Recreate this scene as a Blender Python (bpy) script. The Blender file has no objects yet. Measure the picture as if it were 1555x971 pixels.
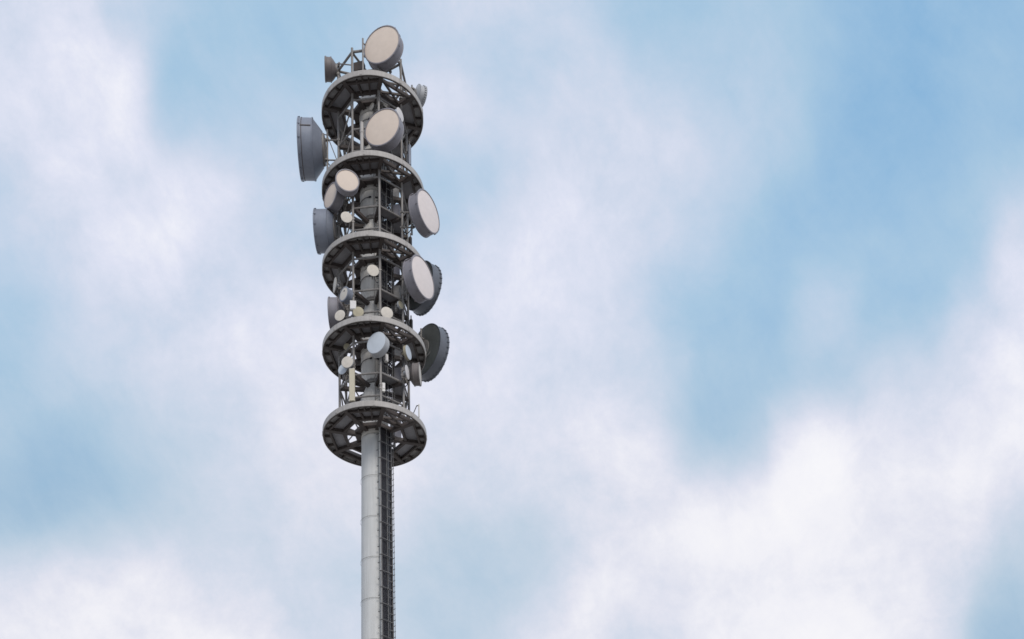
import bpy, bmesh, math, random
from mathutils import Vector, Matrix
R_ = math.radians
random.seed(7)
sc = bpy.context.scene
COL = sc.collection

# ------------------------------------------------------------------ helpers
class MB:
    """collects shapes and links them as ONE mesh object"""
    def __init__(s): s.v = []; s.f = []
    def add(s, vs, fs):
        o = len(s.v); s.v += [tuple(v) for v in vs]; s.f += [tuple(i + o for i in f) for f in fs]; return s
    def tube(s, a, b, r, n=8, r2=None, caps=True):
        a = Vector(a); b = Vector(b); d = (b - a)
        if d.length < 1e-6: return s
        d.normalize(); up = Vector((0, 0, 1)) if abs(d.z) < .95 else Vector((1, 0, 0))
        x = d.cross(up).normalized(); y = d.cross(x); r2 = r if r2 is None else r2
        vs = []
        for p, q in ((a, r), (b, r2)):
            for k in range(n):
                t = 2 * math.pi * k / n; vs.append(p + x * (q * math.cos(t)) + y * (q * math.sin(t)))
        fs = [(k, (k + 1) % n, n + (k + 1) % n, n + k) for k in range(n)]
        if caps: fs += [tuple(range(n))[::-1], tuple(range(n, 2 * n))]
        return s.add(vs, fs)
    def path(s, pts, r, n=6):
        for a, b in zip(pts, pts[1:]): s.tube(a, b, r, n)
        return s
    def bar(s, a, b, w, h, up=(0, 0, 1)):
        """box beam from a to b: w across, h along 'up'"""
        a = Vector(a); b = Vector(b); d = (b - a).normalized(); up = Vector(up)
        x = d.cross(up).normalized() * (w / 2); y = x.cross(d).normalized() * (h / 2)
        vs = [p + i * x + j * y for p in (a, b) for i, j in ((-1, -1), (1, -1), (1, 1), (-1, 1))]
        return s.add(vs, [(3, 2, 1, 0), (4, 5, 6, 7), (0, 1, 5, 4), (1, 2, 6, 5), (2, 3, 7, 6), (3, 0, 4, 7)])
    def box(s, c, d, rz=0):
        c = Vector(c); m = Matrix.Rotation(rz, 3, 'Z'); vs = []
        for k in (-1, 1):
            for i, j in ((-1, -1), (1, -1), (1, 1), (-1, 1)):
                vs.append(c + m @ Vector((i * d[0] / 2, j * d[1] / 2, k * d[2] / 2)))
        return s.add(vs, [(3, 2, 1, 0), (4, 5, 6, 7), (0, 1, 5, 4), (1, 2, 6, 5), (2, 3, 7, 6), (3, 0, 4, 7)])
    def lathe(s, prof, n=48, axis='Z', closed=False, c=(0, 0, 0)):
        """prof: list of (radius, position along the axis)"""
        c = Vector(c); vs = []; m = len(prof)
        for r, h in prof:
            for k in range(n):
                t = 2 * math.pi * k / n
                vs.append(c + (Vector((r * math.cos(t), r * math.sin(t), h)) if axis == 'Z' else Vector((r * math.cos(t), h, r * math.sin(t)))))
        fs = []
        for i in range(m if closed else m - 1):
            j = (i + 1) % m
            for k in range(n):
                l = (k + 1) % n
                fs.append((i * n + k, i * n + l, j * n + l, j * n + k))
        if not closed:
            if prof[0][0] > 1e-4: fs.append(tuple(range(n))[::-1])
            if prof[-1][0] > 1e-4: fs.append(tuple(range((m - 1) * n, m * n)))
        return s.add(vs, fs)
    def slab(s, pts, z0, z1):
        """flat polygon (list of xy) extruded between z0 and z1"""
        n = len(pts); vs = [(x, y, z0) for x, y in pts] + [(x, y, z1) for x, y in pts]
        return s.add(vs, [tuple(range(n))[::-1], tuple(range(n, 2 * n))] + [(k, (k + 1) % n, n + (k + 1) % n, n + k) for k in range(n)])
    def build(s, name, mat, parent=None, smooth=35, loc=None):
        me = bpy.data.meshes.new(name); me.from_pydata(s.v, [], s.f)
        bm = bmesh.new(); bm.from_mesh(me)
        bmesh.ops.remove_doubles(bm, verts=bm.verts, dist=1e-5)
        bmesh.ops.recalc_face_normals(bm, faces=bm.faces); bm.to_mesh(me); bm.free()
        if smooth:
            for p in me.polygons: p.use_smooth = True
            me.set_sharp_from_angle(angle=R_(smooth))
        me.materials.append(mat)
        o = bpy.data.objects.new(name, me); COL.objects.link(o)
        if parent: o.parent = parent
        if loc: o.location = loc
        return o

def empty(name, loc, rz=0, label=None, cat=None, group=None):
    o = bpy.data.objects.new(name, None); COL.objects.link(o)
    o.empty_display_size = .2; o.location = loc; o.rotation_euler = (0, 0, rz)
    if label: o['label'] = label
    if cat: o['category'] = cat
    if group: o['group'] = group
    return o

# ------------------------------------------------------------------ materials
def material(name, col, rough=.6, metal=0., var=.18, scale=3., streak=0., spec=.4, bump=0., tint=None):
    m = bpy.data.materials.new(name); m.use_nodes = True
    nt = m.node_tree; N = nt.nodes; L = nt.links; b = N['Principled BSDF']
    tc = N.new('ShaderNodeTexCoord')
    n1 = N.new('ShaderNodeTexNoise'); n1.inputs['Scale'].default_value = scale; n1.inputs['Detail'].default_value = 8; n1.inputs['Roughness'].default_value = .65
    L.new(tc.outputs['Object'], n1.inputs['Vector'])
    src = n1.outputs['Fac']
    if streak:
        mp = N.new('ShaderNodeMapping'); mp.inputs['Scale'].default_value = (9, 9, .35)
        L.new(tc.outputs['Object'], mp.inputs['Vector'])
        n2 = N.new('ShaderNodeTexNoise'); n2.inputs['Scale'].default_value = 1.3; n2.inputs['Detail'].default_value = 5
        L.new(mp.outputs['Vector'], n2.inputs['Vector'])
        mx = N.new('ShaderNodeMix'); mx.inputs['Factor'].default_value = streak
        L.new(n1.outputs['Fac'], mx.inputs['A']); L.new(n2.outputs['Fac'], mx.inputs['B']); src = mx.outputs['Result']
    r = N.new('ShaderNodeValToRGB')
    r.color_ramp.elements[0].position = .3; r.color_ramp.elements[1].position = .72
    lo = tint or tuple(c * (1 - var) for c in col)
    hi = tuple(min(1, c * (1 + var * .5)) for c in col)
    r.color_ramp.elements[0].color = (*lo, 1); r.color_ramp.elements[1].color = (*hi, 1)
    L.new(src, r.inputs['Fac']); L.new(r.outputs['Color'], b.inputs['Base Color'])
    b.inputs['Metallic'].default_value = metal; b.inputs['Specular IOR Level'].default_value = spec
    rr = N.new('ShaderNodeMapRange'); rr.inputs['To Min'].default_value = max(.05, rough - .1); rr.inputs['To Max'].default_value = min(1, rough + .12)
    L.new(n1.outputs['Fac'], rr.inputs['Value']); L.new(rr.outputs['Result'], b.inputs['Roughness'])
    if bump:
        bp = N.new('ShaderNodeBump'); bp.inputs['Strength'].default_value = bump; bp.inputs['Distance'].default_value = .01
        L.new(n1.outputs['Fac'], bp.inputs['Height']); L.new(bp.outputs['Normal'], b.inputs['Normal'])
    return m

M = {
 'mast':   material('mast_paint', (.555, .56, .555), .75, var=.15, spec=.2, scale=1.2, streak=.6),
 'barrel': material('mast_galvanised', (.62, .60, .57), .6, var=.25, scale=2.2, streak=.6),
 'seam':   material('weld_seam', (.16, .16, .15), .7),
 'rim':    material('rim_galvanised', (.40, .38, .365), .6, var=.3, scale=2.5, streak=.4),
 'steel':  material('tube_galvanised', (.25, .235, .225), .55, .15, var=.45, scale=4, streak=.4),
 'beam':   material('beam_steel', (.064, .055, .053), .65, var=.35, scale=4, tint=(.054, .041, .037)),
 'deck':   material('deck_sheet', (.25, .243, .255), .6, var=.3, scale=2),
 'filler': material('deck_filler', (.27, .26, .255), .6, var=.35, scale=3),
 'ladder': material('ladder_steel', (.17, .165, .165), .55, .1, var=.35, scale=4),
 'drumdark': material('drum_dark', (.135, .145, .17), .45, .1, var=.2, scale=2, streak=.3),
 'cable':  material('cable_sheath', (.016, .015, .022), .5, var=.3, scale=6),
 'pink':   material('radome_peach', (.63, .535, .46), .6, var=.07, scale=3, bump=.05),
 'pinklit':   material('radome_peach_lit', (.69, .625, .61), .6, var=.07, scale=3, bump=.05),  # peach radome of the right-turned dishes, their brighter light put into the colour
 'cream':  material('radome_cream', (.565, .525, .47), .6, var=.14, scale=6),
 'tan':    material('radome_tan', (.40, .36, .26), .6, var=.2, scale=6),
 'ice':    material('radome_ice', (.52, .565, .62), .5, var=.08, scale=3),
 'white':  material('radome_white', (.62, .60, .60), .5, var=.1, scale=5),
 'greyface': material('radome_grey', (.15, .145, .15), .55, var=.2, scale=4),
 'drum':   material('drum_grey', (.24, .23, .255), .5, .0, var=.2, scale=2.5, streak=.3),
 'drumblue': material('drum_blue_grey', (.21, .23, .28), .45, .1, var=.2, scale=2, streak=.3),
 'drumbrown': material('drum_brown_grey', (.17, .15, .145), .5, .0, var=.25, scale=3, streak=.4),
 'drumlight': material('drum_light', (.42, .43, .45), .5, var=.15, scale=3),
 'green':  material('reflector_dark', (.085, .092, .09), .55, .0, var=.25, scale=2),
 'panel':  material('panel_cream', (.50, .46, .36), .55, var=.1, scale=4),
 'box':    material('box_white', (.60, .59, .56), .5, var=.1, scale=5),
 'concrete': material('concrete', (.32, .31, .29), .85, var=.25, scale=2),
 'mark':   material('smudge_dark', (.09, .085, .08), .7),
}

# ------------------------------------------------------------------ the mast (axis at x=0, y=0)
RR = 2.5                                   # platform radius
ZR = [56.19, 52.10, 48.04, 43.82, 39.63]   # underside of each platform rim, top to bottom
TH = [R_(-35 + 45 * k) for k in range(8)]  # bearing of each post, 0 = towards the viewer, positive to the right
PR = 1.69
def pol(r, t, z): return Vector((r * math.sin(t), -r * math.cos(t), z))
def mast_r(z): return .70 + .0052 * (39.5 - z) if z < 39.5 else .645

tower = empty('telecom_tower', (0, 0, 0), 0, 'slender pale grey steel tube mast carrying five stacked round platforms full of antennas', 'tower')
MB().lathe([(2.6, 0), (2.6, .5), (2.45, .6), (1.3, .6)], 48).build('foundation', M['concrete'], tower)
# lower tube with section joints
mast = MB().lathe([(mast_r(.6), .6), (mast_r(39.5), 39.47)], 72).build('mast', M['mast'], tower)
z = 37.37
while z > 1.5:
    r = mast_r(z); MB().lathe([(r - .004, z - .008), (r + .002, z - .006), (r + .002, z + .006), (r - .004, z + .008)], 72, closed=True).build('joint_ring', M['seam'], mast); z -= 2.03
# hourglass sections between the platforms
for i, zb in enumerate(ZR):
    top = ZR[i - 1] if i else None
    z0 = zb + .02
    if top:
        prof = [(.50, zb - .15), (.655, zb - .06), (.655, zb + 1.95), (.38, zb + 2.62), (.38, zb + 2.74), (.64, zb + 3.2), (.64, top - .17), (.45, top - .05)]
    else:
        prof = [(.50, zb - .15), (.655, zb - .06), (.655, zb + .9), (.30, zb + 1.1), (.30, 58.4)]
    seg = MB().lathe(prof, 64).build('mast_section', M['barrel'], tower)
    if top:
        fl = MB().lathe([(.39, zb + 2.58), (.47, zb + 2.60), (.47, zb + 2.665), (.40, zb + 2.675), (.47, zb + 2.69), (.47, zb + 2.76), (.39, zb + 2.78)], 48)
        for k in range(16):
            a = 2 * math.pi * k / 16; fl.tube((.435 * math.cos(a), .435 * math.sin(a), zb + 2.55), (.435 * math.cos(a), .435 * math.sin(a), zb + 2.81), .016, 6)
        fl.build('flange', M['steel'], seg)
        # feeder cables entering the section and a slim conductor down its front
        for s_, t0, sp in ((-1, R_(-14), 70), (1, R_(14), 40)):
            pts = [pol(.655 + .03 * math.sin(u * math.pi), t0 + s_ * u * R_(sp), top - .56 - .10 * u * u) for u in [q / 10 for q in range(11)]]
            cb = MB().path(pts, .014); cb.box(pts[0], (.12, .05, .07), t0)
            cb.build('feeder_cable', M['cable'], seg)
        for q in range(2):
            h = zb + 1.0 + .45 * q
            MB().lathe([(.654, h - .012), (.672, h), (.654, h + .012)], 48, closed=True).build('cable_band', M['cable'], seg)
        ld = MB(); zz = zb + .4; t0 = R_(3)
        ld.tube(pol(.74, t0, zb + .3), pol(.74, t0, top - .3), .017, 6)
        for q in range(9): ld.tube(pol(.45, t0, zb + .4 + q * .4), pol(.76, t0, zb + .4 + q * .4), .012, 6)
        ld.build('earth_rod', M['steel'], seg)

# ------------------------------------------------------------------ platforms
def oct_quad(k, ri, ro, inset=.0):
    a, b = TH[k], TH[(k + 1) % 8]
    p = [pol(ri, a, 0), pol(ro, a, 0), pol(ro, b, 0), pol(ri, b, 0)]
    c = sum(p, Vector()) / 4
    return [tuple((q + (c - q).normalized() * inset)[:2]) for q in p]
for i, zb in enumerate(ZR):
    fr = MB()
    for t in TH:                                             # radial beams
        fr.bar(pol(.62, t, zb + .10), pol(RR - .035, t, zb + .10), .13, .20)
        fr.bar(pol(.64, t, zb + .015), pol(RR - .05, t, zb + .015), .19, .025)
    for rho, w in ((1.52, .12), (2.22, .09)):               # octagon chords
        for k in range(8):
            fr.bar(pol(rho, TH[k], zb + .10), pol(rho, TH[(k + 1) % 8], zb + .10), w, .16)
    for u in (1 / 3, 2 / 3):                                 # joists of the front bay
        a = pol(1.40, TH[0], 0).lerp(pol(1.40, TH[1], 0), u); b = pol(2.36, TH[0], 0).lerp(pol(2.36, TH[1], 0), u)
        fr.bar(a + Vector((0, 0, zb + .1)), b + Vector((0, 0, zb + .1)), .07, .14)
    fr.bar(pol(2.3, TH[1], zb + .11), pol(1.55, TH[2], zb + .11), .07, .12)   # hatch bay lattice
    fr.bar(pol(1.5, TH[1], zb + .13), pol(2.3, TH[2], zb + .13), .07, .10)
    for k in (4, 5):
        fr.bar(pol(1.0, TH[k], zb + .12), pol(2.0, TH[k + 1], zb + .12), .06, .10)
    fr.lathe([(2.405, zb + .004), (2.475, zb + .004), (2.475, zb + .03), (2.405, zb + .03)], 96, closed=True)   # bottom flange of the rim
    for k in range(8):                                       # short outriggers to the rim
        for u in ((.3, .7) if k not in (0, 1) else (.5,)):
            t = TH[k] + R_(45) * u
            fr.bar(pol(2.08, t, zb + .09), pol(2.46, t, zb + .09), .06, .13)
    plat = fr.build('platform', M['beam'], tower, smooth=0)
    rm = MB().lathe([(2.478, zb), (2.50, zb + .01), (2.50, zb + .26), (2.478, zb + .275), (2.45, zb + .275), (2.45, zb + .032), (2.478, zb + .03)], 128, closed=True)
    for k in range(8):
        t = TH[k] + R_(22.5 + 3 * i)
        rm.box(pol(2.503, t, zb + .135), (.11, .02, .21), t)
        for q in (-.03, .03):
            for h in (.07, .2): rm.box(pol(2.516, t + q / 2.5, zb + h), (.022, .012, .022), t)
    rm.build('rim', M['rim'], plat)
    for k in range(8):
        d = MB()
        if k not in (1, 4, 5): d.slab(oct_quad(k, 1.50, 2.24, .03), zb + .185, zb + .215)
        elif k == 1: d.slab(oct_quad(k, 1.20, 1.62, .03), zb + .185, zb + .215)
        if k == 0: d.slab(oct_quad(k, 1.42 if i < 4 else 1.24, 1.52, .0), zb + .185, zb + .215)
        if k in (4, 5): d.slab(oct_quad(k, .95, 1.52, .03), zb + .185, zb + .215)
        if k in (5, 4): d.slab(oct_quad(k, 1.98, 2.24, .03), zb + .185, zb + .215)
        d.build('deck_panel', M['deck'], plat, smooth=0)
    fi = MB()
    for k in range(8):
        if k in (1,): continue
        a, b = TH[k], TH[k] + R_(45)
        for u0, u1 in ((.02, .30), (.305, .695), (.70, .98)):
            pts = []
            for u in (u0, (u0 + u1) / 2, u1): pts.append(tuple(pol(2.45, a + (b - a) * u, 0)[:2]))
            for u in (u1, u0):
                q = pol(2.22, a, 0).lerp(pol(2.22, b, 0), u); pts.append(tuple(q[:2]))
            fi.slab(pts, zb + .15, zb + .17)
    fi.build('edge_plate', M['filler'], plat, smooth=0)
    co = MB()                                               # octagonal collar round the mast
    n8 = [pol(1.0, t, 0) for t in TH]; m8 = [pol(.74, t, 0) for t in TH]
    for k in range(8):
        a, b, c, d_ = n8[k], n8[(k + 1) % 8], m8[(k + 1) % 8], m8[k]
        co.add([Vector((*p[:2], h)) for h in (zb + .07, zb + .23) for p in (a, b, c, d_)], [(3, 2, 1, 0), (4, 5, 6, 7), (0, 1, 5, 4), (2, 3, 7, 6)])
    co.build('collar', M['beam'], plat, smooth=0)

# ------------------------------------------------------------------ posts, rails, braces
for i, zb in enumerate(ZR):
    zt = ZR[i - 1] if i else None
    z0 = zb + .28
    for k, t in enumerate(TH):
        h = (zt - .01) if zt else 58.42 + (.14 if k in (0, 2) else .0)
        r = .058 if k in (0, 1, 2) else .06
        p = MB().tube(pol(PR, t, z0 - .05), pol(PR, t, h), r, 12)
        p.lathe([(.11, z0), (.11, z0 + .03), (r, z0 + .05)], 12, c=pol(PR, t, 0))
        p.build('post', M['steel'], tower)
    levels = [zb + 1.10, zb + 2.22] + ([zt - .36] if zt else [])
    if not zt: levels = [zb + 1.1, 58.36]
    for h in levels:
        rl = MB()
        for k in range(8): rl.tube(pol(PR, TH[k], h), pol(PR, TH[(k + 1) % 8], h), .042 if h < 58 else .058, 8)
        rl.build('rail', M['steel'], tower)
    def brace(k, za, zb_, r=.035):
        MB().tube(pol(PR - .05, TH[k % 8], za), pol(PR - .05, TH[(k + 1) % 8], zb_), r, 8).build('brace', M['steel'], tower)
    if zt:
        brace(7, zb + 2.25, zt - .4); brace(7, zb + .4, zb + 2.15)
        for k in (2, 3, 4, 5, 6):
            brace(k, zb + .4, zb + 2.15); brace(k + 0, zb + 2.25, zt - .4)
        for k in (3, 5, 6):
            MB().tube(pol(PR - .12, TH[k], zb + 2.1), pol(PR - .12, TH[(k + 1) % 8], zb + .4), .03, 8).build('brace', M['steel'], tower)
        # radial arms at mid height and the landing beside the ladder
        for t in TH:
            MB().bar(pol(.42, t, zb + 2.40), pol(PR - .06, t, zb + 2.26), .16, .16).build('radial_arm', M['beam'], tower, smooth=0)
        ln = MB()
        for k in (1, 2, 3):
            ln.slab(oct_quad(k, 1.0, 1.60, .04), zb + 2.34, zb + 2.38)
        ln.build('landing', M['deck'], tower, smooth=0)
    else:
        # bracing of the top storey: tripod of tubes above the upper deck
        for k, a, b in ((2, 58.3, z0 + .1), (5, z0 + .1, 58.3), (6, 58.3, z0 + .1)):
            brace(k, a, b, .05)
        for k in range(8):
            MB().tube(pol(PR, TH[k], 58.34), pol(.2, TH[k], 58.34), .055, 10).build('radial_arm', M['steel'], tower)
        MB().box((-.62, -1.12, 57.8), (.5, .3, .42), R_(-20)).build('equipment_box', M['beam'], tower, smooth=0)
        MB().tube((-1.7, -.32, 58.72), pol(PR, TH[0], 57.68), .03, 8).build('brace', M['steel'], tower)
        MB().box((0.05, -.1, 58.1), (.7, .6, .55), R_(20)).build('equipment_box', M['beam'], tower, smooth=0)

# ------------------------------------------------------------------ ladder and cable tray on the right of the mast
TL = R_(36.5)
tx = Vector((math.cos(TL), math.sin(TL), 0)); tn = Vector((math.sin(TL), -math.cos(TL), 0))
def lt(side, out, z): return tx * side + tn * out + Vector((0, 0, z))
for za, zb in ((1.0, 39.9), (40.0, 55.9)):
    low = za < 5
    off = (lambda z: mast_r(z) + .14) if low else (lambda z: .95)
    tr = MB()
    n = 18 if low else 12
    for q in range(n):
        s_ = -.29 + (.66 if low else .56) * q / (n - 1)
        tr.tube(lt(s_, off(za) + .03 * (q % 2), za), lt(s_, off(zb) + .03 * (q % 2), zb), .022, 6)
    tr.build('cable_bundle', M['cable'], tower)
    la = MB()
    for s_, r in ((-.335, .030), (.03, .016), (.30, .022)):
        la.tube(lt(s_, off(za) + .09, za), lt(s_, off(zb) + .09, zb), r, 8)
    zz = za + .3
    q = 0
    while zz < zb - .2:
        la.tube(lt(.03, off(zz) + .09, zz), lt(.31, off(zz) + .09, zz), .019, 6)
        if q % 2 == 0:
            la.tube(lt(-.43, off(zz) - .02, zz), lt(-.335, off(zz) + .10, zz), .022, 6)
            la.tube(lt(-.36, off(zz) + .10, zz), lt(.05, off(zz) + .10, zz), .018, 6)
        else:
            la.tube(lt(-.45, off(zz) - .10, zz), lt(-.41, off(zz) - .02, zz), .022, 6)
        zz += .4; q += 1
    la.build('ladder', M['ladder'], tower)
    sr = MB()
    for o_ in (-.20, .06): sr.tube(lt(.44, off(za) + o_, za), lt(.44, off(zb) + o_, zb), .018, 6)
    zz = za + .2
    while zz < zb:
        sr.tube(lt(.44, off(zz) - .20, zz), lt(.44, off(zz) + .06, zz), .015, 6)
        zz += .28
    sr.build('side_rail', M['ladder'], tower)
    if low: MB().bar(lt(-.345, mast_r(za) + .2, za), lt(-.345, mast_r(zb) + .2, zb), .05, .035, up=tn).build('guide_rail', M['mast'], tower)

p = MB().tube((-.52, -1.86, 52.38), (-.52, -1.86, 54.25), .085, 14); p.lathe([(.10, 53.75), (.10, 53.85)], 14, c=(-.52, -1.86, 0)); p.lathe([(.09, 54.25), (.09, 54.28), (.02, 54.30)], 14, c=(-.52, -1.86, 0))
p.build('mounting_pole', M['rim'], tower)
p = MB().tube((-.445, -1.75, 56.46), (-.445, -1.75, 58.75), .045, 10)
for h in (57.9, 58.55): p.tube((-.445, -1.75, h), (-.345, -1.63, h), .03, 8)
p.build('mounting_pole', M['steel'], tower)
# equipment boxes on the decks (dark, seen between the posts)
for i, zb in enumerate(ZR[1:]):
    for t, r, w, h, z_ in ((R_(118), 1.15, .5, .95, .32), (R_(205), 1.2, .42, .7, .32), (R_(72), 1.2, .34, .8, 2.5)):
        MB().box(pol(r, t, zb + z_ + h / 2), (w, .35, h), t).build('equipment_box', M['drum' if i % 2 else 'filler'], tower, smooth=0)

# ------------------------------------------------------------------ antennas
def nearest_post(p):
    return min(TH, key=lambda t: (pol(PR, t, 0).xy - Vector(p[:2])).length)

def dish(name, x, y, z, dia, az, L, back, hub, face, drum, label, group, lip=.03, cap=None, hubl=.1, struts=(-.28, .28), bolts=False, seam=None, convex=.03, plate=None, back_mat=None, to=None, pipe=True, smudge=False, box=True):
    """drum-shaped microwave dish: x, y, z = centre of its face, az = bearing it faces"""
    az = R_(az); n = Vector((math.sin(az), -math.cos(az), 0)); r = dia / 2
    dep = L + back + hubl + .07
    base = Vector((x, y, z)) - n * dep
    e = empty(name, base, az, label, 'antenna', group)
    F = -dep                                   # local y of the face
    rad = MB().lathe([(0.0, F - convex * dia), (r * .5, F - convex * dia * .8), (r * .85, F - convex * dia * .32), (r * .985, F), (r * .985, F + .02), (0, F + .02)], 56, 'Y').build('radome', M[face], e)
    if smudge:
        MB().lathe([(0, -.012), (.035, -.010), (.05, 0)], 14, 'Y', c=(.05, F - convex * dia * .9, .12)).build('badge', M['mark'], rad)
    if L > .02:
        th = .02
        prof = [(r - th, F + .025), (r - th, F - lip), (r + .012, F - lip), (r + .03, F - lip + .012), (r + .03, F - lip + .07), (r + .002, F - lip + .085), (r, F + L - .06), (r + .02, F + L - .05), (r + .02, F + L), (r - th, F + L)]
        if lip < .005: prof = [(r * .99, F + .012), (r + .006, F + .012), (r + .006, F + L), (r * .9, F + L)]
        dm = MB().lathe(prof, 64, 'Y', closed=lip >= .005)
        if bolts:
            for k in range(30):
                a = 2 * math.pi * k / 30; c = Vector((math.cos(a), 0, math.sin(a)))
                dm.bar(c * (r + .035) + Vector((0, F - .02, 0)), c * (r + .035) + Vector((0, F + .11, 0)), .05, .03, up=c)
        elif dia > 1.5:
            for k in range(12):
                a = 2 * math.pi * (k + .4) / 12; c = Vector((math.cos(a), 0, math.sin(a)))
                dm.bar(c * (r + .03) + Vector((0, F - lip + .02, 0)), c * (r + .03) + Vector((0, F - lip + .13, 0)), .05, .035, up=c)
        sh = dm.build('shroud', M[drum], e)
        if seam is not None:
            a = R_(seam); c = Vector((math.cos(a), 0, math.sin(a)))
            MB().bar(c * (r + .008) + Vector((0, F + .09, 0)), c * (r + .008) + Vector((0, F + L - .05, 0)), .05, .03, up=c).build('seam_strap', M['beam'], sh)
        if plate:   # flat strap across the top of the drum
            MB().lathe([(r + .004, F + plate), (r + .014, F + plate + .004), (r + .014, F + plate + .03), (r + .004, F + plate + .034)], 64, 'Y', closed=True).build('strap', M['beam'], sh)
    b0 = F + L
    rb = r * (.97 if L > .02 else 1.0)
    prof = [(rb, b0 + .004)]
    for u in (.25, .5, .75, 1.0):
        prof.append((rb + (hub - rb) * u, b0 + .004 + back * (u ** .8 if back < .3 else u)))
    MB().lathe(prof, 56, 'Y').build('reflector', M[back_mat or drum], e)
    hb = MB().lathe([(hub * .9, b0 + back), (hub * .9, b0 + back + hubl * .6), (hub * .6, b0 + back + hubl)], 24, 'Y')
    hb.build('hub', M['steel' if dia > .8 else drum], e)
    mt = MB(); H = max(.22, dia * .42)
    if pipe: mt.tube((0, 0, -H), (0, 0, H), .045 if dia > .8 else .03, 10)
    for q in (-.5, .5):
        mt.box((0, -.06, H * q), (.16 if dia > .8 else .09, .15, .07))
        if dia > .8:
            mt.tube((0, -.02, H * q * 1.5), (r * .5 * (1 if q > 0 else -1), b0 + back * .3 + .01, H * q * .6), .022, 6)
    t = to if to is not None else nearest_post(base)
    rot = Matrix.Rotation(-az, 3, 'Z')
    for q in struts:
        pp = rot @ (pol(PR, t, z + q * dia * .5) - base)
        ml = Vector((0, 0, q * dia * .5 * (.8 if abs(q) <= 1 else 1)))
        ml = Vector((0, 0, pp.z))
        mt.tube(ml, pp, .035 if dia > .8 else .022, 8)
        mt.box(ml, (.12, .12, .09) if dia > .8 else (.08, .08, .06)); mt.box(pp, (.15, .15, .08) if dia > .8 else (.13, .13, .06))
    pe = rot @ (pol(PR - .07, t, z - .1) - base); p0 = Vector((.03, b0 + back + hubl * .5, -hub * .5)); pts = []
    for q in range(9):
        w_ = q / 8; p = p0.lerp(pe, w_); p.z -= (.22 + .12 * dia) * math.sin(w_ * math.pi) + .25 * w_; pts.append(p)
    pts += [pts[-1] + Vector((0, 0, -.35)), pts[-1] + Vector((.02, .02, -.75))]
    MB().path(pts, .022 if dia > .8 else .014).build('feeder_cable', M['cable'], e)
    if dia > .9: mt.tube(rot @ (pol(PR, t, z - .3 * dia) - base), (0, 0, .3 * dia), .022, 6)
    mt.build('mount', M['steel'], e, smooth=40)
    return e
BIG, SM = 'large drum dish antennas', 'small dish antennas'
# top deck
dish('dish_antenna', .46, -2.00, 58.26, 1.84, -26, .46, .30, .3, 'pink', 'drum', 'large peach-faced drum dish standing on the very top deck, highest antenna of the tower', BIG, struts=(-.6, .1), to=TH[1])
dish('dish_antenna', -2.29, -.30, 58.39, .98, -90, .30, .20, .26, 'greyface', 'drumbrown', 'brownish grey drum dish seen edge-on at the upper left of the top deck', BIG, struts=(-.5, -.1))
dish('dish_antenna', 2.52, .80, 58.30, .86, 115, .34, .10, .2, 'white', 'drumlight', 'pale grey drum dish facing away behind the right rim of the top deck', BIG, bolts=True, back_mat='drumlight', struts=(-.9, -.3))
# first storey
dish('dish_antenna', -3.50, -.20, 54.17, 2.50, -93, .66, .42, .74, 'greyface', 'drumblue', 'huge slate grey dish seen edge-on, sticking far out to the left below the top deck', BIG, lip=.06, plate=.12, seam=7, hubl=.14, struts=(-.42, .42))
dish('dish_antenna', .46, -2.20, 53.82, 1.80, -26, .46, .28, .3, 'pink', 'drum', 'large peach-faced drum dish in front of the mast between the topmost two platforms', BIG, to=TH[1], struts=(-.7, .7))
dish('small_dish', -.05, -1.30, 55.69, .33, -50, .0, .05, .05, 'cream', 'drumlight', 'tiny cream dish turned left, just under the top deck by the mast', SM)
dish('small_dish', .62, -1.30, 55.87, .31, 42, .0, .05, .05, 'cream', 'drumlight', 'tiny cream dish turned right, just above the big peach dish under the top deck', SM)
dish('small_dish', 1.32, -1.60, 55.09, .60, 55, .0, .10, .09, 'white', 'drumlight', 'white oval dish just behind the upper right edge of a big peach dish', SM)
# second storey
dish('dish_antenna', -1.21, -2.05, 51.12, 1.08, 8, .30, .16, .2, 'pink', 'drum', 'round peach-faced drum dish, fully face-on, under the left of the second platform', BIG, struts=(-.5, .5))
dish('dish_antenna', -2.03, -1.10, 51.10, 1.10, -54, .44, .18, .22, 'pink', 'drum', 'peach-faced drum dish turned left, half behind a round peach dish under a platform', BIG, struts=(-.5, .5))
dish('small_dish', -1.27, -1.60, 49.64, .55, 8, .0, .09, .08, 'cream', 'drumlight', 'grey-cream round dish alone on the left above the middle platform', SM)
dish('dish_antenna', -2.73, -.20, 49.94, 1.80, -97, .60, .26, .66, 'greyface', 'drumblue', 'blue-grey drum dish seen edge-on at the left above the middle platform', BIG, lip=.05, struts=(-.42, .42))
dish('dish_antenna', 2.62, -1.60, 50.18, 1.84, 53, .50, .30, .3, 'pinklit', 'drum', 'large peach-faced drum dish turned right, above the middle platform', BIG, seam=150, struts=(-.42, .42))
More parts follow.
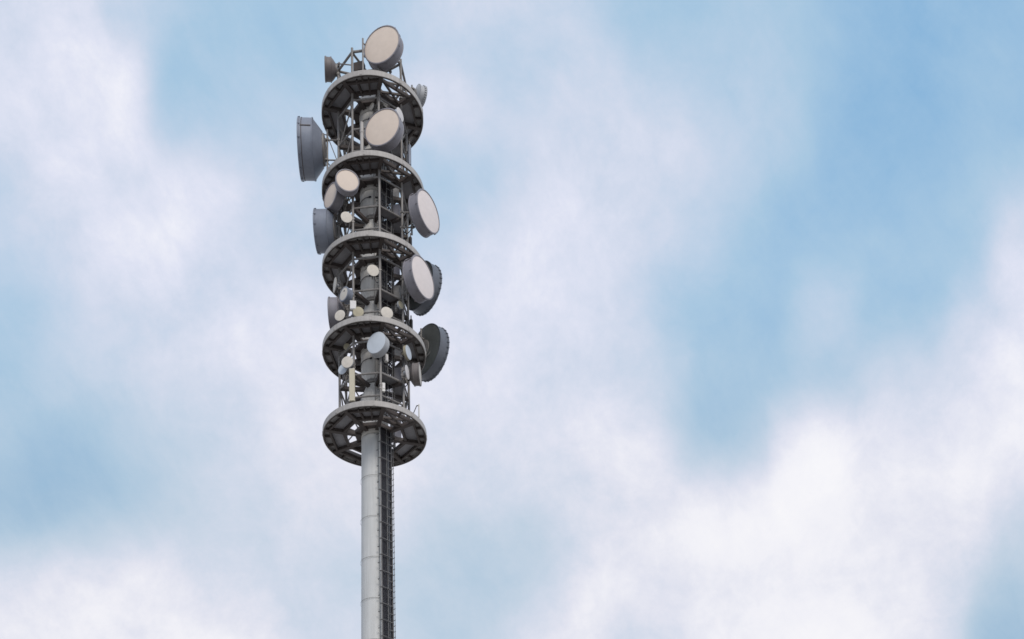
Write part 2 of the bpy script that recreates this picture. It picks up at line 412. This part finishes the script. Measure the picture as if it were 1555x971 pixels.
# third storey
dish('dish_antenna', 2.32, -1.70, 46.73, 1.86, 53, .50, .28, .3, 'pinklit', 'drum', 'large peach-faced drum dish turned right, below the middle platform, overlapping a dark dish behind it', BIG, seam=150, struts=(-.42, .42))
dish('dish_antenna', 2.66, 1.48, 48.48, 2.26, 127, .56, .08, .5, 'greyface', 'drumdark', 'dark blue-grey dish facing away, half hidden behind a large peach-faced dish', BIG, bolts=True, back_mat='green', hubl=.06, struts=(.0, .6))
dish('small_dish', -.03, -1.75, 46.90, .57, 8, .0, .09, .08, 'cream', 'drumlight', 'cream round dish hanging in front of the mast below the middle platform', SM, to=TH[1], struts=(.3,))
dish('small_dish', -1.88, -.60, 46.93, .66, -75, .0, .12, .1, 'cream', 'drumlight', 'thin pale dish seen edge-on at the left rim below the middle platform', SM)
dish('small_dish', -1.42, -1.40, 45.89, .62, -50, .32, .08, .12, 'cream', 'drumblue', 'cream-faced drum dish with a dark badge, turned left below the middle platform', SM, lip=.012, smudge=True)
dish('dish_antenna', -2.10, -.30, 45.66, 1.36, -96, .42, .25, .3, 'greyface', 'drum', 'dark slate drum dish seen edge-on at the left above the second platform from the bottom', BIG, lip=.04)
dish('small_dish', -1.61, -1.50, 44.73, .53, -22, .0, .09, .08, 'cream', 'drumlight', 'cream dish turned slightly left at the left rim of the second platform from the bottom', SM)
dish('small_dish', -.74, -1.80, 44.74, .50, -5, .12, .07, .08, 'tan', 'panel', 'yellowish dish standing beside the white box on the second platform from the bottom', SM, lip=.0)
dish('small_dish', .61, -1.80, 44.77, .58, 10, .0, .09, .08, 'cream', 'drumlight', 'cream round dish right of the mast on the second platform from the bottom', SM)
dish('small_dish', 1.29, -1.20, 45.66, .35, 48, .10, .05, .05, 'tan', 'drumlight', 'little olive-tan dish turned right, by the right posts below the middle platform', SM, lip=.0)
# fourth storey
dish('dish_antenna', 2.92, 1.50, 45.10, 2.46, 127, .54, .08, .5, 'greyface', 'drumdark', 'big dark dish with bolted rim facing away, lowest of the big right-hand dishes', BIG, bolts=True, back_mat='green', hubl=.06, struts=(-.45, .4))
dish('dish_antenna', .09, -2.10, 43.03, 1.02, -32, .36, .14, .2, 'ice', 'drumlight', 'pale icy blue drum dish in front of the mast, the only blue-faced drum', BIG, lip=.0, to=TH[1], struts=(-.5, .5))
dish('small_dish', -1.29, -.90, 43.60, .34, 0, .0, .06, .05, 'tan', 'drumlight', 'tiny olive-tan dish at the left under the second platform from the bottom', SM)
dish('small_dish', -1.27, -1.55, 42.38, .57, -15, .08, .08, .08, 'cream', 'drumlight', 'cream round dish above the tall cream panel, on the left of the lowest storey', SM, lip=.0)
dish('small_dish', -1.50, -1.10, 42.32, .50, -30, .0, .08, .06, 'ice', 'drumlight', 'icy blue dish half hidden behind the cream dish in the lowest storey', SM)
dish('small_dish', 1.63, -1.30, 43.19, .63, 62, .14, .10, .09, 'ice', 'tan', 'icy oval dish with a tan back, turned right under the second platform from the bottom', SM, lip=.0)
dish('small_dish', 1.56, -1.55, 42.02, .62, 70, .0, .10, .09, 'white', 'drumlight', 'thin white oval dish at the right posts beside the brown drum in the lowest storey', SM)
dish('dish_antenna', 2.17, -1.00, 42.32, .96, 80, .31, .16, .25, 'cream', 'drumbrown', 'brown-grey drum dish seen side-on, turned right in the lowest storey', BIG, lip=.02, struts=(-.5, .5))

# panel antenna, boxes, whip
def mounted(name, c, az, label, cat, group=None):
    e = empty(name, c, R_(az), label, cat, group); return e
def bracket(e, c, az, zs, r=.022, t=None):
    t = t if t is not None else nearest_post(c); rot = Matrix.Rotation(-R_(az), 3, 'Z'); m = MB()
    for q in zs:
        pp = rot @ (pol(PR, t, c[2] + q) - Vector(c)); m.tube((0, 0.02, q), pp, r, 8); m.box(pp, (.13, .13, .06))
    m.build('bracket', M['steel'], e)
c = (-1.05, -1.75, 40.30)
e = mounted('panel_antenna', c, -10, 'tall narrow cream panel antenna standing upright on the left of the lowest platform', 'antenna')
pm = MB().slab([(-.135, .05), (-.135, -.03), (-.10, -.065), (.10, -.065), (.135, -.03), (.135, .05)], 0, 1.56); pm.build('casing', M['panel'], e, smooth=30)
MB().slab([(-.137, .052), (-.137, -.032), (-.10, -.068), (.10, -.068), (.137, -.032), (.137, .052)], 1.56, 1.59).build('end_cap', M['cream'], e, smooth=30)
bracket(e, c, -10, (.25, 1.3))
c = (-.98, -1.70, 45.0)
e = mounted('radio_box', c, 0, 'white upright radio box on the left of the second platform from the bottom', 'radio box')
MB().box((0, 0, .08), (.29, .16, .44)).build('casing', M['box'], e, smooth=0)
MB().box((0, -.09, .08), (.25, .02, .38)).build('cover', M['white'], e, smooth=0); bracket(e, c, 0, (0, .2))
c = (.56, -1.42, 42.75)
e = mounted('junction_box', c, 30, 'small white junction box on the front right post below the icy blue drum dish', 'junction box')
MB().box((0, 0, 0), (.15, .14, .36)).build('casing', M['box'], e, smooth=0); MB().box((0, -.078, 0), (.11, .016, .3)).build('cover', M['white'], e, smooth=0); bracket(e, c, 30, (-.1, .1), .02)
c = (.42, -1.6, 41.15)
e = mounted('cable_box', c, 10, 'white cable box at the foot of the front right post in the lowest storey', 'junction box')
MB().box((0, 0, 0), (.14, .12, .42)).build('casing', M['box'], e, smooth=0); MB().box((0, -.068, .05), (.10, .016, .24)).build('cover', M['white'], e, smooth=0); bracket(e, c, 10, (-.1, .1), .02)
c = (2.12, -.60, 40.62)
e = mounted('whip_antenna', c, 60, 'short white rod antenna on a bent arm at the right rim of the lowest platform', 'antenna')
MB().lathe([(.028, -.2), (.034, -.18), (.034, .42), (.02, .46)], 12).build('rod', M['box'], e)
pp = Matrix.Rotation(-R_(60), 3, 'Z') @ (pol(PR, TH[3], c[2] + .35) - Vector(c))
MB().path([(0, 0, .38), (.0, .12, .42), pp.lerp(Vector((0, .12, .3)), .45) - Vector((0, 0, .12)), pp], .022).build('arm', M['steel'], e)
for z_, lab in ((54.45, 'grey tube antenna hanging at the right post below the top deck'), (49.6, 'dark tube antenna at the right post above the middle platform'), (45.3, 'dark tube antenna at the right post between the two big turned-away dishes')):
    c = (1.80, .05, z_)
    e = mounted('tube_antenna', c, 95, lab, 'antenna', 'tube antennas on the right posts')
    MB().lathe([(.05, -.55), (.085, -.52), (.085, .5), (.06, .55)], 16).build('casing', M['drumblue' if z_ > 50 else 'beam'], e)
    MB().lathe([(.03, .55), (.03, .75)], 12).build('tip', M['steel'], e); bracket(e, c, 95, (-.3, .3), t=TH[3])

# ------------------------------------------------------------------ ground
def ground():
    m = bpy.data.materials.new('dry_gravel_ground'); m.use_nodes = True; nt = m.node_tree; b = nt.nodes['Principled BSDF']
    tc = nt.nodes.new('ShaderNodeTexCoord'); n = nt.nodes.new('ShaderNodeTexNoise'); n.inputs['Scale'].default_value = .08; n.inputs['Detail'].default_value = 10
    r = nt.nodes.new('ShaderNodeValToRGB'); r.color_ramp.elements[0].color = (.30, .28, .26, 1); r.color_ramp.elements[1].color = (.42, .40, .37, 1)
    nt.links.new(tc.outputs['Object'], n.inputs['Vector']); nt.links.new(n.outputs['Fac'], r.inputs['Fac']); nt.links.new(r.outputs['Color'], b.inputs['Base Color'])
    b.inputs['Roughness'].default_value = .95
    S = 4000
    g = MB().add([(-S, -S, 0), (S, -S, 0), (S, S, 0), (-S, S, 0)], [(0, 1, 2, 3)]).build('ground', m, smooth=0)
    g['kind'] = 'structure'
ground()

# ------------------------------------------------------------------ sky: Nishita blue with a broken cloud layer
SUN_EL, SUN_AZ = R_(38), R_(163)     # azimuth clockwise from +Y: behind the viewer, to the right
w = bpy.data.worlds.new('World'); sc.world = w; w.use_nodes = True
nt = w.node_tree; N = nt.nodes; Lk = nt.links; N.clear()
def node(t, **k):
    n = N.new(t)
    for a, v in k.items(): setattr(n, a, v)
    return n
def setin(n, k, v):
    if hasattr(v, 'is_linked') or isinstance(v, bpy.types.NodeSocket): Lk.new(v, n.inputs[k])
    else: n.inputs[k].default_value = v
def math_(op, a, b=0., c=None, clamp=False):
    n = node('ShaderNodeMath', operation=op, use_clamp=clamp); setin(n, 0, a); setin(n, 1, b)
    if c is not None: setin(n, 2, c)
    return n.outputs[0]
out = node('ShaderNodeOutputWorld'); bg = node('ShaderNodeBackground'); Lk.new(bg.outputs[0], out.inputs[0])
bg.inputs['Strength'].default_value = .1
sky = node('ShaderNodeTexSky', sky_type='NISHITA'); sky.sun_disc = False; sky.sun_elevation = SUN_EL; sky.sun_rotation = SUN_AZ
tc = node('ShaderNodeTexCoord')
# domain warp so that cloud edges fray
def noise(scale, detail, rough=.55, vec=None, dist=0.):
    n = node('ShaderNodeTexNoise'); n.inputs['Scale'].default_value = scale; n.inputs['Detail'].default_value = detail; n.inputs['Roughness'].default_value = rough; n.inputs['Distortion'].default_value = dist
    Lk.new(vec or tc.outputs['Generated'], n.inputs['Vector']); return n
wn = noise(8, 3, .5)
va = node('ShaderNodeVectorMath', operation='SUBTRACT'); Lk.new(wn.outputs['Color'], va.inputs[0]); va.inputs[1].default_value = (.5, .5, .5)
vs = node('ShaderNodeVectorMath', operation='SCALE'); Lk.new(va.outputs[0], vs.inputs[0]); vs.inputs['Scale'].default_value = .04
vw = node('ShaderNodeVectorMath', operation='ADD'); Lk.new(tc.outputs['Generated'], vw.inputs[0]); Lk.new(vs.outputs[0], vw.inputs[1])
# the cloud layer is charted on a plane facing this quarter of the sky (fixed bearings, nothing follows the viewer)
def dot(vec):
    n = node('ShaderNodeVectorMath', operation='DOT_PRODUCT'); Lk.new(vw.outputs[0], n.inputs[0]); n.inputs[1].default_value = vec; return n.outputs['Value']
den = math_('MAXIMUM', dot((.10118828, .99106597, .08688603)), .15)
X = math_('MULTIPLY_ADD', math_('DIVIDE', dot((.99484362, -.10019679, -.01570897)), den), 1.27206, .5)
Y = math_('MULTIPLY_ADD', math_('DIVIDE', dot((.00686293, -.08802758, .9960944)), den), -2.03924, 1.74344)
cx_ = node('ShaderNodeCombineXYZ'); Lk.new(math_('MULTIPLY', X, 1.6), cx_.inputs[0]); Lk.new(Y, cx_.inputs[1])
wm = node('ShaderNodeMapping', vector_type='TEXTURE'); wm.inputs['Rotation'].default_value = (0, 0, R_(58)); wm.inputs['Scale'].default_value = (2.6, 1, 1); Lk.new(cx_.outputs[0], wm.inputs['Vector'])
COVER = [   # cloud cover from the upper to the lower sky, left to right
 [0.69,0.73,0.50,0.37,0.31,0.30,0.41,0.62,0.64,0.53,0.29,0.28,0.37,0.17,0.06,0.10,0.08],
 [0.75,0.83,0.85,0.29,0.31,0.39,0.48,0.62,0.54,0.63,0.53,0.45,0.39,0.19,0.07,0.11,0.19],
 [0.74,0.81,0.84,0.43,0.46,0.49,0.52,0.66,0.57,0.63,0.66,0.52,0.46,0.16,0.05,0.17,0.21],
 [0.54,0.78,0.67,0.85,0.65,0.51,0.47,0.42,0.64,0.73,0.71,0.50,0.32,0.15,0.16,0.35,0.54],
 [0.50,0.66,0.89,0.77,0.58,0.57,0.54,0.60,0.84,0.76,0.68,0.48,0.25,0.28,0.21,0.36,0.85],
 [0.30,0.50,0.62,0.65,0.79,0.81,0.79,0.78,0.82,0.70,0.60,0.30,0.22,0.50,0.25,0.65,0.85],
 [0.33,0.46,0.55,0.64,0.71,0.87,0.85,0.81,0.79,0.71,0.71,0.33,0.28,0.38,0.64,0.77,0.91],
 [0.34,0.20,0.35,0.53,0.69,0.83,0.86,0.74,0.76,0.84,0.86,0.42,0.54,1.08,0.82,0.96,0.93],
 [0.20,0.28,0.39,0.52,0.58,0.74,0.74,0.59,0.56,0.79,0.83,0.98,1.02,1.04,0.88,0.97,0.61],
 [0.68,0.75,0.85,0.69,0.64,0.59,0.58,0.44,0.44,0.78,0.92,0.91,1.01,0.95,0.89,0.74,0.38],
 [0.87,0.95,0.92,1.01,0.91,0.69,0.56,0.47,0.71,0.87,0.67,0.93,1.04,1.03,0.95,0.60,0.14],
]
def prefilter(v):      # coefficients whose cubic B-spline passes through v
    n = len(v); A = [[0.] * n for _ in range(n)]
    for i in range(n):
        for j, q in ((i - 1, 1 / 6), (i, 4 / 6), (i + 1, 1 / 6)): A[i][min(max(j, 0), n - 1)] += q
    M_ = [r[:] + [x] for r, x in zip(A, v)]
    for i in range(n):
        for j in range(i + 1, n):
            f = M_[j][i] / M_[i][i]
            for q in range(i, n + 1): M_[j][q] -= f * M_[i][q]
    x = [0.] * n
    for i in range(n - 1, -1, -1): x[i] = (M_[i][n] - sum(M_[i][q] * x[q] for q in range(i + 1, n))) / M_[i][i]
    return x
cols = [prefilter([r[j] for r in COVER]) for j in range(17)]
rows = [[cols[j][k] for j in range(17)] for k in range(11)]
rows = [rows[0]] + rows + [rows[-1]]
acc = None
def curve(val, pts_):
    fc = node('ShaderNodeFloatCurve'); Lk.new(val, fc.inputs['Value'])
    m = fc.mapping; m.use_clip = False; cu = m.curves[0]; pts = cu.points
    pts[0].location = pts_[0]; pts[1].location = pts_[-1]
    for p in pts_[1:-1]: pts.new(*p)
    for p in pts: p.handle_type = 'AUTO'
    m.extend = 'HORIZONTAL'; m.update()
    return fc.outputs[0]
Yc = math_('MINIMUM', math_('MAXIMUM', Y, 0.), 1.)
KER = [(0, .66667), (.125, .6120), (.25, .47917), (.375, .3170), (.5, .16667), (.625, .0703), (.75, .02083), (.875, .0026), (1, 0)]
Xp = math_('MULTIPLY_ADD', X, .8, .1)
for k, row in enumerate(rows):
    rv = curve(Xp, [(0, row[0])] + [(.1 + .8 * j / 16, row[j]) for j in range(17)] + [(1, row[-1] * .6 + row[-2] * .4)])
    wt = curve(math_('ABSOLUTE', math_('MULTIPLY_ADD', Yc, 5., -(k - 1) / 2)), KER)
    acc = math_('MULTIPLY', rv, wt) if acc is None else math_('MULTIPLY_ADD', rv, wt, acc)
# elsewhere in the sky: plain broken cloud
fb = noise(2.2, 5, .55)
mr = node('ShaderNodeMapRange', interpolation_type='SMOOTHSTEP'); sx0 = node('ShaderNodeSeparateXYZ'); Lk.new(tc.outputs['Generated'], sx0.inputs[0])
setin(mr, 'Value', sx0.outputs['Y']); setin(mr, 'From Min', .25); setin(mr, 'From Max', .5)
mx = node('ShaderNodeMix', data_type='FLOAT'); Lk.new(mr.outputs[0], mx.inputs[0])
Lk.new(math_('MULTIPLY_ADD', fb.outputs['Fac'], 1.6, -.2, clamp=True), mx.inputs[2]); Lk.new(acc, mx.inputs[3]); acc = mx.outputs[0]
# finer billows and wisps
n1 = noise(18, 11, .70, vw.outputs[0], .0)
n2 = noise(11, 7, .62, wm.outputs[0], .0)
amp = .58
puff = node('ShaderNodeMapRange', interpolation_type='SMOOTHSTEP'); setin(puff, 'Value', acc); setin(puff, 'From Min', .35); setin(puff, 'From Max', .85); setin(puff, 'To Min', .6); setin(puff, 'To Max', 1.25)
t = math_('ADD', acc, math_('MULTIPLY', math_('MULTIPLY_ADD', n1.outputs['Fac'], amp, -amp * .5), puff.outputs[0]))
t = math_('ADD', t, math_('MULTIPLY_ADD', n2.outputs['Fac'], .26, -.13))
t8 = math_('MULTIPLY', t, .78, clamp=True)      # head-room above full cover keeps modelling in the white banks
rp = node('ShaderNodeValToRGB'); Lk.new(t8, rp.inputs[0])
def lin(c): return tuple(((x / 255) / 12.92 if x / 255 <= .04045 else ((x / 255 + .055) / 1.055) ** 2.4) for x in c)
stops = [(0, (142, 186, 223)), (.15, (158, 195, 226)), (.3, (172, 203, 228)), (.5, (194, 212, 233)), (.66, (210, 219, 237)), (.82, (224, 228, 244)), (1, (240, 241, 250)), (1.282, (250, 250, 254))]
el = rp.color_ramp.elements
while len(el) < len(stops): el.new(.5)
for e_, (p, c) in zip(el, stops): e_.position = min(1, p * .78); e_.color = (*lin(c), 1)
lowr = node('ShaderNodeValToRGB'); Lk.new(t8, lowr.inputs[0]); el = lowr.color_ramp.elements
stops2 = [(0, (150, 187, 215)), (.15, (164, 193, 217)), (.3, (178, 202, 222)), (.5, (197, 212, 228)), (.66, (211, 219, 234)), (.82, (226, 228, 240)), (1, (240, 240, 247)), (1.282, (251, 250, 252))]
while len(el) < len(stops2): el.new(.5)
for e_, (p, c) in zip(el, stops2): e_.position = min(1, p * .78); e_.color = (*lin(c), 1)
lm = node('ShaderNodeMapRange', interpolation_type='SMOOTHSTEP'); setin(lm, 'Value', Y); setin(lm, 'From Min', .4); setin(lm, 'From Max', .85)
lx = node('ShaderNodeMix', data_type='RGBA'); Lk.new(lm.outputs[0], lx.inputs[0]); Lk.new(rp.outputs['Color'], lx.inputs[6]); Lk.new(lowr.outputs['Color'], lx.inputs[7])
EXPO = .5
gain = node('ShaderNodeVectorMath', operation='SCALE'); Lk.new(lx.outputs[2], gain.inputs[0]); gain.inputs['Scale'].default_value = 10 / 2 ** EXPO
mixc = node('ShaderNodeMix', data_type='RGBA')
Lk.new(math_('MULTIPLY_ADD', t, .08, .92, clamp=True), mixc.inputs[0]); Lk.new(sky.outputs[0], mixc.inputs[6]); Lk.new(gain.outputs[0], mixc.inputs[7])
Lk.new(mixc.outputs[2], bg.inputs['Color'])

# ------------------------------------------------------------------ sun, veiled by thin cloud
sl = bpy.data.lights.new('sun', 'SUN'); sl.energy = 1.4; sl.angle = R_(22); sl.color = (1, .93, .84)
so = bpy.data.objects.new('sun', sl); COL.objects.link(so)
sd = Vector((math.sin(SUN_AZ) * math.cos(SUN_EL), math.cos(SUN_AZ) * math.cos(SUN_EL), math.sin(SUN_EL)))
so.rotation_euler = sd.to_track_quat('Z', 'Y').to_euler(); so.location = sd * 150

# ------------------------------------------------------------------ camera (a shift lens: verticals stay nearly upright)
cam = bpy.data.cameras.new('camera'); co = bpy.data.objects.new('camera', cam); COL.objects.link(co)
cam.sensor_width = 36; cam.lens = 45.794; cam.shift_y = .77533; cam.clip_start = .5; cam.clip_end = 12000
rt, up, fw = Vector((.99484362, -.10019679, -.01570897)), Vector((.00686293, -.08802758, .9960944)), Vector((.10118828, .99106597, .08688603))
co.matrix_world = Matrix(((rt.x, up.x, -fw.x, 0), (rt.y, up.y, -fw.y, -60.1138), (rt.z, up.z, -fw.z, 1.6), (0, 0, 0, 1)))
sc.camera = co
sc.view_settings.view_transform = 'Standard'; sc.view_settings.look = 'None'; sc.view_settings.exposure = EXPO; sc.view_settings.gamma = 1
sc.view_settings.use_curve_mapping = False
sc.cycles.max_bounces = 6
sc.cycles.filter_width = 1.6
